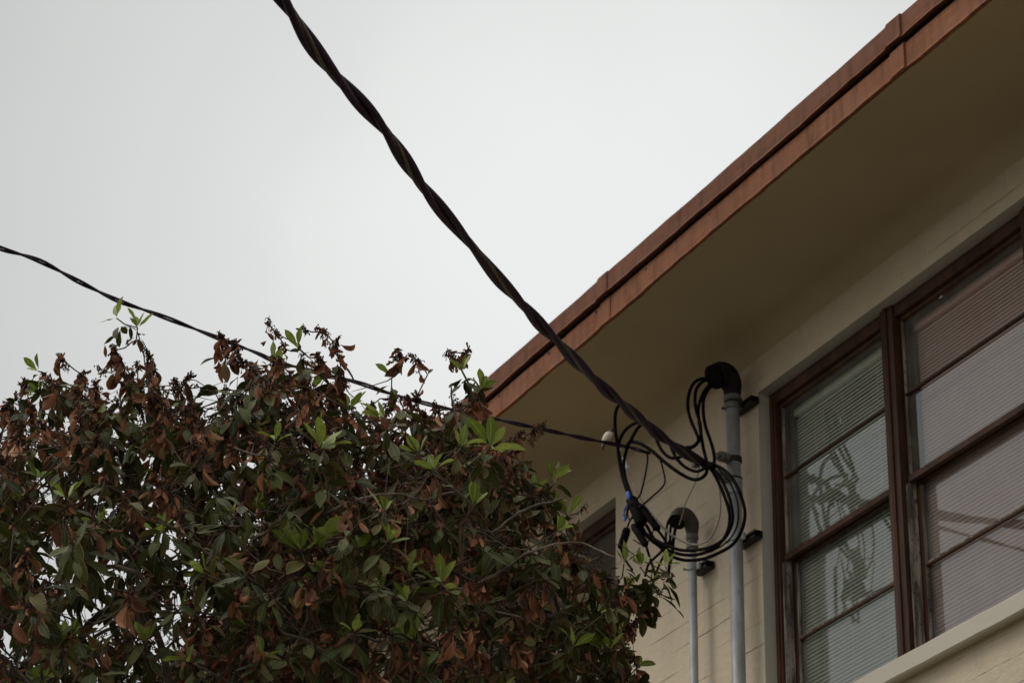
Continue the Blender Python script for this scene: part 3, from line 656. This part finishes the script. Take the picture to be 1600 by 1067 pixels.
# ------------------------------------------------------------------ bird on the thin cable
def bird():
    base = at(951, 692.5, Y0+.42)
    t = bpy.data.objects.new  # (unused alias)
    Rt = Vector(RW @ [1, 0, 0]); Up = Vector((0, 0, 1)); Fw = Rt.cross(Up).normalized()
    b = Vector(base)
    def P(x, z, y=0): return b + Rt*x*1.12 + Up*z*1.2 + Fw*y*1.1
    mb = MB()
    pts = [P(-.024, -.016), P(-.018, -.004), P(-.013, .008), P(-.006, .020), P(.002, .031), P(.008, .040), P(.012, .048), P(.013, .053)]
    rad = [.0035, .0065, .0125, .0165, .0155, .0110, .0105, .004]
    S = spline(pts, 6); mb.tube(S, np.interp(np.linspace(0, 1, len(S)), np.linspace(0, 1, len(rad)), rad), 20)
    M = Mat('bird_plumage', .8); v = M.coord(); sp = M.n('ShaderNodeSeparateXYZ'); M.l(v, sp.inputs[0])
    nz_ = M.math('MULTIPLY', M.noise(v, 90, 4), .008)
    c = M.ramp(M.math('MULTIPLY', M.math('ADD', sp.outputs[2], nz_), 10.0), [(0, (.20, .12, .08)), (.04, (.50, .43, .32)), (.22, (.70, .62, .48)), (.46, (.85, .78, .64)), (.50, (.10, .07, .045)), (.9, (.06, .04, .03))])
    bm = obj('bird', mb, M.out(c, None, M.bump(M.noise(v, 220, 3), .001, .8)), smooth=True, loc=base)
    tag(bm, 'small pale breasted bird with a dark cap perched on the thin cable', 'bird')
    hc = MB(); hc.ball(tuple(P(.0135, .0475, .0)), .0118, (1.0, 1.0, .80), 10, 16); obj('head_cap', hc, mat_plain('bird_cap', (.022, .015, .011), (.05, .035, .025), .8), bm, smooth=True)
    tl = MB(); tl.add([P(-.019, -.006, .003), P(-.013, -.008, -.003), P(-.018, -.026, .0), P(-.026, -.024, .003), P(-.018, -.006, .007), P(-.012, -.008, .002), P(-.017, -.026, .003), P(-.025, -.024, .006)], [(0,1,2,3),(7,6,5,4),(0,4,5,1),(1,5,6,2),(2,6,7,3),(3,7,4,0)])
    obj('tail', tl, mat_plain('bird_tail', (.10, .05, .03), (.15, .08, .05), .8), bm)
    bk_ = MB(); bk_.tube([P(.020, .046, -.004), P(.0245, .0448, -.006), P(.029, .0435, -.008)], [.0028, .0018, .0004], 8)
    dk = mat_plain('bird_dark', (.012, .010, .009), (.03, .025, .02), .3)
    obj('beak', bk_, dk, bm); ey = MB(); ey.ball(tuple(P(.017, .0475, -.009)), .0016); obj('eye', ey, dk, bm)
    for s_ in (-.005, .004):
        lg = MB(); lg.tube([P(s_, .010, -.004), P(s_+.001, .004, -.005), P(s_, .0005, -.003), P(s_+.004, -.001, -.001)], .0009, 6); obj('leg', lg, dk, bm)
    wg = MB(); S = spline([P(-.018, -.002, -.010), P(-.011, .012, -.0165), P(-.004, .024, -.0165), P(.003, .033, -.012)], 4)
    wg.tube(S, np.interp(np.linspace(0, 1, len(S)), [0, .3, .7, 1], [.001, .006, .007, .003]), 10)
    obj('wing', wg, mat_plain('bird_wing', (.22, .17, .12), (.42, .36, .26), .8, 120), bm, smooth=True)
bird()

# ------------------------------------------------------------------ the bush / small tree
OUT = np.array([(-260, 700), (-120, 665), (0, 638), (20, 612), (50, 594), (80, 582), (105, 598), (135, 592), (160, 598), (185, 585), (210, 590), (235, 580), (262, 600), (300, 598),
    (330, 590), (352, 575), (382, 585), (400, 565), (420, 558), (445, 550), (470, 545), (500, 552), (525, 570), (548, 600), (575, 622), (600, 628), (622, 600), (650, 602), (672, 625), (700, 595),
    (735, 600), (752, 640), (775, 668), (800, 690), (820, 712), (835, 745), (862, 765), (885, 790), (905, 805), (930, 830), (955, 868), (985, 890), (1015, 900), (1040, 905), (1042, 930), (1020, 955),
    (985, 960), (990, 985), (985, 1010), (1000, 1040), (1010, 1067), (1000, 1120), (960, 1200), (900, 1300)], dtype=float)
OUTSORT = OUT[:46]
def top_y(x):      # outline height of the crown at picture column x, for the upper boundary
    return np.interp(x, [p[0] for p in OUTSORT], [p[1] for p in OUTSORT])
def inside(x, y):
    if y < top_y(x)+8: return False
    if x > 1040: return False
    if y > 955 and x > np.interp(y, [955, 985, 1010, 1067, 1120, 1200, 1300, 1400], [985, 988, 985, 1008, 995, 955, 895, 840]): return False
    if 905 < y <= 955 and x > 1040-(y-905)*.5: return False
    return True
RI = random.Random(5)
tips = []           # (pos, kind)
def edge_dist(x, y):
    return min(float(np.min(np.hypot(OUT[:, 0]-x, OUT[:, 1]-y))), max(0.0, y-top_y(x)))
gaps = [(185, 890, 42, 34), (60, 760, 30, 16), (80, 860, 30, 34), (230, 780, 26, 16), (275, 885, 34, 30), (230, 1040, 36, 26), (270, 985, 40, 20), (140, 945, 30, 22), (395, 825, 14, 10), (490, 780, 12, 9)]
tries = 0; grid = []
while len(tips) < 2100 and tries < 150000:
    tries += 1
    x = RI.uniform(-260, 1045); y = RI.uniform(540, 1330)
    if not inside(x, y): continue
    if y > 1110 and RI.random() < .6: continue
    ed = edge_dist(x, y)
    th = .10+min(1.15, (ed/260.0)**.7*1.15)
    dep = 7.0 + RI.uniform(-1, 1)*th + (x-450)/1000*.5
    if any(((x-gx)/ga)**2+((y-gy)/gb)**2 < 1 for gx, gy, ga, gb in gaps) and RI.random() < .82: continue
    if x < 330 and y > 740 and RI.random() < .22: continue
    p = atd(x, y, dep)
    if any((p[0]-q[0])**2+(p[1]-q[1])**2+(p[2]-q[2])**2 < .043**2 for q in grid): continue
    grid.append(p)
    frac_dead = .50 if ed < 70 and x < 800 else (.34 if ed < 150 and x < 820 else .17)
    if x > 880 and y < 930: frac_dead = .08
    r = RI.random()
    kind = 'D' if r < frac_dead else ('M' if r < frac_dead+.22 else 'G')
    tips.append((p, kind, x, y))
# single sprigs standing above the crown, as in the photograph: (x, y, kind, depth)
for x, y, k, d in [(292, 592, 'D', 6.9), (275, 598, 'D', 7.0), (380, 566, 'D', 6.95), (395, 572, 'D', 7.0), (160, 580, 'C', 6.95), (128, 585, 'D', 7.0), (40, 600, 'D', 6.95), (205, 590, 'D', 6.9), (182, 497, 'F', 6.9), (215, 512, 'F', 6.9), (178, 548, 'D', 6.95), (190, 570, 'D', 6.9), (232, 556, 'D', 6.9), (240, 578, 'D', 6.95), (215, 572, 'C', 7.0), (205, 535, 'S', 6.95),
                   (60, 580, 'F', 6.9), (96, 560, 'D', 7.0), (345, 530, 'D', 6.95), (368, 540, 'D', 6.9), (352, 555, 'D', 7.0), (420, 505, 'C', 7.0), (432, 522, 'C', 7.0), (445, 545, 'C', 7.0),
                   (466, 545, 'F', 6.95), (478, 516, 'C', 7.0), (505, 518, 'D', 7.0), (524, 538, 'D', 7.0), (500, 560, 'D', 6.9), (618, 560, 'C', 7.0), (626, 556, 'D', 6.95), (650, 562, 'D', 7.0), (612, 590, 'F', 6.95), (668, 585, 'S', 7.0),
                   (700, 550, 'C', 7.0), (708, 560, 'D', 6.95), (728, 552, 'D', 7.0), (722, 580, 'F', 6.9), (740, 590, 'G', 6.95), (752, 612, 'F', 7.0),
                   (812, 680, 'D', 7.2), (835, 672, 'D', 7.2), (848, 668, 'C', 7.2), (795, 690, 'M', 7.15), (862, 752, 'F', 7.2), (872, 745, 'F', 7.25), (835, 770, 'F', 7.2), (905, 800, 'M', 7.2), (888, 805, 'F', 7.1),
                   (1000, 885, 'F', 7.2), (1020, 905, 'G', 7.2), (1045, 900, 'G', 7.2), (1040, 885, 'F', 7.25), (975, 880, 'F', 7.2), (1030, 925, 'G', 7.2), (990, 975, 'D', 7.1), (978, 985, 'D', 7.1),
                   (495, 850, 'FB', 6.1), (470, 860, 'FB', 6.1), (525, 905, 'FB', 6.1), (500, 700, 'FB', 6.2), (345, 905, 'FB', 6.15), (365, 810, 'F', 6.1), (680, 735, 'F', 6.2), (765, 700, 'FB', 6.4), (600, 655, 'F', 6.3), (655, 710, 'F', 6.3),
                   (690, 910, 'FB', 6.1), (645, 1000, 'FB', 6.1), (590, 930, 'F', 6.1), (390, 985, 'F', 6.1), (430, 690, 'F', 6.2), (600, 800, 'F', 6.1), (740, 790, 'F', 6.2),
                   (720, 700, 'F', 6.3), (30, 790, 'F', 6.3), (105, 910, 'F', 6.4), (870, 830, 'F', 6.5), (560, 860, 'F', 6.1), (895, 1010, 'F', 6.5)]:
    tips.append((atd(x, y, d), k, x, y))
base = np.array(atd(520, 1000, 7.1)); base[2] = 0.0
tree = thing('bush_tree', 'tall broadleaf bush with dark green leaves and many withered brown leaf clusters', 'tree', base)

# skeleton: trunk and limbs, every shoot tip joined to the nearest wood below it
nodes = []; parent = []; 
def addn(p, par): nodes.append(np.array(p, dtype=float)); parent.append(par); return len(nodes)-1
r0 = addn(base, -1); k = r0
tr_top = base+np.array([.05, .05, 2.3])
for i in range(1, 9): k = addn(base+(tr_top-base)*i/8+np.array([.05*math.sin(i*.9), .05*math.cos(i*1.3), 0]), k)
fork = k
allp = np.array([t[0] for t in tips])
for (lx, ly, ld) in [(120, 930, 7.0), (300, 1000, 7.5), (330, 840, 6.8), (480, 900, 7.2), (620, 880, 6.7), (780, 900, 7.3), (900, 930, 7.1), (560, 760, 7.1), (420, 720, 7.0), (720, 740, 7.1), (200, 760, 7.1), (-80, 900, 7.0), (600, 1150, 6.5), (300, 1180, 6.7)]:
    tgt = atd(lx, ly, ld); k = fork
    for i in range(1, 13):
        t = i/12; p = tr_top*(1-t)+tgt*t + np.array([RI.gauss(0, .025), RI.gauss(0, .025), .22*math.sin(math.pi*t)])*1.0
        k = addn(p, k)
wood0 = len(nodes)
order = np.argsort([np.linalg.norm(p-(base+np.array([0, 0, 3.0]))) for p in allp])
tip_axis = {}
center = base+np.array([0, 0, 3.3])
NA = np.array(nodes)
for oi in order:
    p = allp[oi]; NA = np.array(nodes)
    out = p-center; out /= np.linalg.norm(out)
    d = np.linalg.norm(NA-p, axis=1)
    pen = np.where((NA-p)@out > .0, .35, 0) + np.where(NA[:, 2] > p[2], .25, 0)
    j = int(np.argmin(d+pen)); a = nodes[j]; L_ = np.linalg.norm(p-a); n_ = max(2, int(L_/.045)); k = j
    off = np.array([RI.gauss(0, 1), RI.gauss(0, 1), RI.gauss(0, 1)-.8]); off *= .16*L_/np.linalg.norm(off)
    for i in range(1, n_+1):
        t = i/n_; q = a*(1-t)+p*t+off*math.sin(math.pi*t)+np.array([RI.gauss(0, .004) for _ in range(3)])*(i < n_)
        k = addn(q if i < n_ else p, k)
    ax = nodes[k]-nodes[parent[k]]; ax /= (np.linalg.norm(ax)+1e-9); ax = ax+np.array([0, 0, .8])+out*.3; tip_axis[oi] = ax/np.linalg.norm(ax)
N_ = len(nodes)
kids = [[] for _ in range(N_)]
for i in range(1, N_): kids[parent[i]].append(i)
load = np.zeros(N_)
for i in range(N_-1, -1, -1): load[i] = max(1.0, sum(load[c] for c in kids[i]))
rad = np.minimum(.0019*load**.47, .06)
tw = MB(); lb = MB()
def chains():
    start = [(0, c) for c in kids[0]]; st = list(start)
    while st:
        p, c = st.pop(); ch = [p, c]
        while kids[c]:
            ks = sorted(kids[c], key=lambda z: -load[z])
            for o_ in ks[1:]: st.append((c, o_))
            c = ks[0]; ch.append(c)
        yield ch
for ch in chains():
    thick = rad[ch[1]] > .0075
    (lb if thick else tw).tube([nodes[i] for i in ch], [min(rad[i], rad[ch[1]]) if n_ else rad[ch[1]] for n_, i in enumerate(ch)], 7 if thick else 5)
# bare dead twigs criss-crossing inside the crown
for _ in range(1500):
    j = RI.randrange(wood0, N_); a = nodes[j]
    d = np.array([RI.gauss(0, 1), RI.gauss(0, 1), RI.gauss(.15, .8)]); d /= np.linalg.norm(d); Ls = RI.uniform(.08, .28)
    q = [a + d*Ls*t + np.array([RI.gauss(0, .008) for _ in range(3)])*(t > 0) for t in (0, .3, .6, 1)]
    px = RW.T @ (q[-1]-CAM); X_, Y_ = CX+F*px[0]/px[2], CY+F*px[1]/px[2]
    if not inside(X_, Y_+6): continue
    tw.tube(q, [.0018, .0015, .0011, .0006], 4)
for pth, dd, rr in [([(560, 930), (640, 935), (700, 925), (770, 895), (835, 868), (900, 850), (962, 868)], 6.35, .0052), ([(430, 845), (480, 822), (540, 790), (610, 770), (660, 778), (720, 765)], 6.3, .0050),
                    ([(300, 920), (350, 905), (400, 905), (430, 880), (470, 872)], 6.3, .0044), ([(180, 955), (230, 950), (290, 962), (350, 955), (420, 975)], 6.5, .0042), ([(600, 1000), (560, 990), (505, 985), (440, 1000)], 6.2, .0040),
                    ([(640, 1000), (720, 960), (800, 960), (860, 985)], 6.4, .0046), ([(690, 720), (720, 690), (712, 640), (705, 600)], 6.8, .0044), ([(230, 640), (232, 600), (225, 560), (212, 520)], 6.9, .0030), ([(880, 780), (820, 800), (760, 840), (700, 850)], 6.7, .0044),
                    ([(60, 850), (120, 820), (180, 830), (240, 800)], 6.6, .0036), ([(130, 1060), (150, 1000), (210, 960), (240, 900), (300, 850)], 6.9, .0060), ([(330, 1060), (320, 1000), (350, 950), (340, 890)], 7.0, .0065), ([(220, 1060), (180, 980), (120, 930), (60, 900)], 7.0, .0050)]:
    P_ = [atd(x_+RI.gauss(0, 3), y_+RI.gauss(0, 3), dd+RI.uniform(-.1, .15)) for x_, y_ in pth]; S_ = spline(P_, 6)
    bmb = MB(); bmb.tube([q+np.array([RI.gauss(0, .0015) for _ in range(3)]) for q in S_], list(np.linspace(rr, rr*.45, len(S_))), 8); obj('branch', bmb, M_bark, tree, smooth=True)
obj('trunk', lb, M_bark, tree, smooth=True)
obj('twigs', tw, M_twig, tree, smooth=True)

# leaves, all of one kind of foliage in one numpy batch
class Leaves:
    def __init__(s): s.P = []; s.D = []; s.U = []; s.Q = []
    def add(s, P, D, U, L_, W_, bend, fold, twist): s.P.append(P); s.D.append(D); s.U.append(U); s.Q.append((L_, W_, bend, fold, twist, rng.random()))
    def build(s, name, mat, parent, thick=True):
        P = np.array(s.P); D = np.array(s.D); U = np.array(s.U); Q = np.array(s.Q); n = len(P)
        D /= np.linalg.norm(D, axis=1)[:, None]; S = np.cross(D, U); S /= np.linalg.norm(S, axis=1)[:, None]+1e-9; U = np.cross(S, D)
        K = 8; t = np.linspace(0, 1, K); 
        w = np.sin(np.pi*np.clip(t, 0, 1)**1.25)**.8; w[0] = .03; w[1] = .07+w[1]*.45; w[-1] = .02
        w = w/w.max()
        Lc, W_, bend, fold, twist, rnd = [Q[:, i][:, None] for i in range(6)]
        ang = bend*t[None, :]                                       # curl along the blade
        dt = 1/(K-1); cx = np.cumsum(np.cos(ang), 1)*dt; cz = -np.cumsum(np.sin(ang), 1)*dt
        cx -= cx[:, :1]; cz -= cz[:, :1]
        V = np.zeros((n, K, 5, 3))
        wav = .10*np.sin(t[None, :]*11+rnd*20)
        for c, a in enumerate((-1, -.55, 0, .55, 1)):
            tw_ = twist*t[None, :]
            sx = a*w[None, :]*W_; hz = abs(a)*w[None, :]*W_*(np.tan(fold)) + a*abs(a)*w[None, :]*W_*wav
            s_ = sx*np.cos(tw_)-hz*np.sin(tw_); h_ = sx*np.sin(tw_)+hz*np.cos(tw_)
            nx = np.sin(ang); nz2 = np.cos(ang)
            fx = cx*Lc + nx*h_; fz = cz*Lc + nz2*h_
            V[:, :, c, :] = P[:, None, :]+D[:, None, :]*fx[..., None]+U[:, None, :]*fz[..., None]+S[:, None, :]*s_[..., None]
        base_ = np.array(root_of(parent).location); V -= base_
        idx = np.arange(n*K*5).reshape(n, K, 5)
        f = np.stack([idx[:, :-1, :-1], idx[:, :-1, 1:], idx[:, 1:, 1:], idx[:, 1:, :-1]], -1).reshape(-1, 4)
        me = bpy.data.meshes.new(name); me.vertices.add(n*K*5); me.vertices.foreach_set('co', V.reshape(-1).astype(np.float32))
        me.loops.add(len(f)*4); me.loops.foreach_set('vertex_index', f.reshape(-1).astype(np.int32))
        me.polygons.add(len(f)); me.polygons.foreach_set('loop_start', np.arange(0, len(f)*4, 4, dtype=np.int32)); me.polygons.foreach_set('loop_total', np.full(len(f), 4, dtype=np.int32))
        me.update(calc_edges=True); me.validate()
        at_ = me.color_attributes.new('leaf', 'FLOAT_COLOR', 'POINT')
        C = np.ones((n, K, 5, 4)); C[..., 0] = rnd[:, :, None]; C[..., 1] = np.abs(np.array([-1, -.55, 0, .55, 1]))[None, None, :]; C[..., 2] = t[None, :, None]
        at_.data.foreach_set('color', C.reshape(-1).astype(np.float32))
        return link(name, me, mat, parent, True)
green, fresh, brown = Leaves(), Leaves(), Leaves(); dry = MB()
Z = np.array([0, 0, 1.0])
def basis(ax):
    a = np.cross(ax, [.3, .8, .2]); a /= np.linalg.norm(a); return a, np.cross(ax, a)
def g_(m_, s_): return RI.gauss(m_, s_)
def whorl(L_, P, ax, n, tilt, spread, ln, asp, bend, fold, droop, span):
    A, B = basis(ax); ph = RI.uniform(0, 6.28)
    for i in range(n):
        az = ph+i*2.4+g_(0, .25); tl = math.radians(g_(tilt, spread)); 
        d = ax*math.cos(tl)+(A*math.cos(az)+B*math.sin(az))*math.sin(tl); d = d-Z*droop*RI.uniform(.5, 1.3); d /= np.linalg.norm(d)
        u = ax-d*ax.dot(d); nu = np.linalg.norm(u); u = u/nu if nu > 1e-3 else A
        l = ln*RI.uniform(.7, 1.2); p0 = P-ax*span*RI.random()+d*.006
        L_.add(p0, d, u, l, l*asp*.5*RI.uniform(.82, 1.15), g_(bend, .25), math.radians(g_(fold, 9)), g_(0, .35))
def bits(P, ax, n, R_):
    """ragged lump of dead flower stalks: short bent stalks with crumbs, hanging in loose tiers"""
    A, B = basis(ax); lean = A*g_(0, .35)+B*g_(0, .35)
    for i in range(n):
        tier = RI.random(); o_ = P+(ax+lean)*R_*1.5*(tier-.35)+np.array([g_(0, .0022) for _ in range(3)])
        az = RI.uniform(0, 6.28); d = (A*math.cos(az)+B*math.sin(az))*RI.uniform(.3, 1)+ax*g_(.15, .5); d /= np.linalg.norm(d)
        l = R_*RI.uniform(.25, .85)*(1.15-tier*.5); mid = o_+d*l*.6; q = mid+d*l*.25-Z*l*RI.uniform(.1, .75)
        dry.tube([o_, mid, q], [.0013, .0012, .0009], 3)
        if RI.random() < .7:
            r_ = RI.uniform(.0014, .0034); el = RI.uniform(.8, 2.3)
            dry.add([q+np.array(v)*r_*np.array([RI.uniform(.5, 1.2), RI.uniform(.5, 1.2), el]) for v in ((1,0,0),(0,1,0),(-1,0,0),(0,-1,0),(0,0,1),(0,0,-1))], [(0,1,4),(1,2,4),(2,3,4),(3,0,4),(1,0,5),(2,1,5),(3,2,5),(0,3,5)])
    for i in range(n//7):
        d = np.array([g_(0, .6), g_(0, .6), g_(-.5, .6)]); d /= np.linalg.norm(d); u = np.cross(d, [g_(0, 1), g_(0, 1), g_(0, 1)]); u /= np.linalg.norm(u); l = RI.uniform(.012, .028)
        brown.add(P+(ax+lean)*R_*g_(.2, .5), d, u, l, l*RI.uniform(.12, .2), g_(.6, .8), math.radians(55), g_(0, 1))
def hang(P, n, ln, tight=.38):
    for i in range(n):
        d = np.array([g_(0, tight), g_(0, tight), -1.0]); d /= np.linalg.norm(d); a = RI.uniform(0, 6.28); u = np.array([math.cos(a), math.sin(a), .1]); u = u-d*u.dot(d); u /= np.linalg.norm(u)
        l = ln*RI.uniform(.6, 1.15)
        brown.add(P+np.array([g_(0, .010), g_(0, .010), g_(-.004, .010)]), d, u, l, l*RI.uniform(.13, .23), g_(.1, .8), math.radians(RI.uniform(15, 62)), g_(0, .9))
for i, (p, kind, x, y) in enumerate(tips):
    ax = tip_axis[i]; SZ = RI.choice((.62, .72, .82, .92, .96, 1.12))
    if kind == 'G':
        whorl(green, p, ax, RI.randint(7, 11), 92, 24, .074*SZ, .36, .45, 10, .45, .05)
        if RI.random() < .16: whorl(fresh, p, ax, RI.randint(3, 5), 34, 12, .052, .38, .2, 12, 0, .004)
        if RI.random() < .45: bits(p, ax, RI.randint(8, 16), .014)
        if RI.random() < .25: hang(p-ax*.03, RI.randint(1, 3), .06)
    elif kind == 'M':
        whorl(green, p-ax*.01, ax, RI.randint(5, 9), 98, 25, .072*SZ, .36, .5, 12, .5, .05)
        bits(p, ax, RI.randint(16, 30), .022); hang(p-ax*.02, RI.randint(2, 4), .062)
    elif kind == 'D':
        bits(p, ax, RI.randint(44, 70), .019); hang(p-Z*.008, RI.randint(3, 9), .056*SZ, RI.uniform(.2, .5))
        bits(p-ax*.025, ax, RI.randint(8, 20), .018)
        if RI.random() < .35: whorl(green, p-ax*.04, ax, RI.randint(2, 5), 100, 22, .060, .35, .5, 12, .5, .03)
    elif kind == 'C':
        bits(p, ax, RI.randint(22, 34), .016)
        if RI.random() < .5: hang(p, 2, .03)
    elif kind == 'F':
        whorl(fresh, p, ax, RI.randint(3, 5), 32, 12, .055, .38, .25, 12, 0, .004); whorl(green, p-ax*.012, ax, RI.randint(4, 7), 95, 20, .05, .36, .5, 12, .4, .03)
    elif kind == 'S':
        hang(p, 2, .035); whorl(green, p, ax, 2, 60, 20, .035, .35, .4, 12, .2, .01)
    elif kind == 'FB':
        whorl(fresh, p, ax, RI.randint(6, 8), 48, 18, .078, .38, .35, 12, 0, .008); whorl(green, p-ax*.015, ax, 9, 100, 20, .08, .36, .5, 12, .5, .04); bits(p-ax*.01, ax, 20, .018)
green.build('green_leaves', M_leafd, tree); fresh.build('fresh_leaves', M_leaff, tree); brown.build('withered_leaves', M_leafb, tree)
obj('dried_flower_heads', dry, M_dry, tree)
print('TREE', len(tips), len(green.P), len(fresh.P), len(brown.P), len(dry.f), len(tw.f))
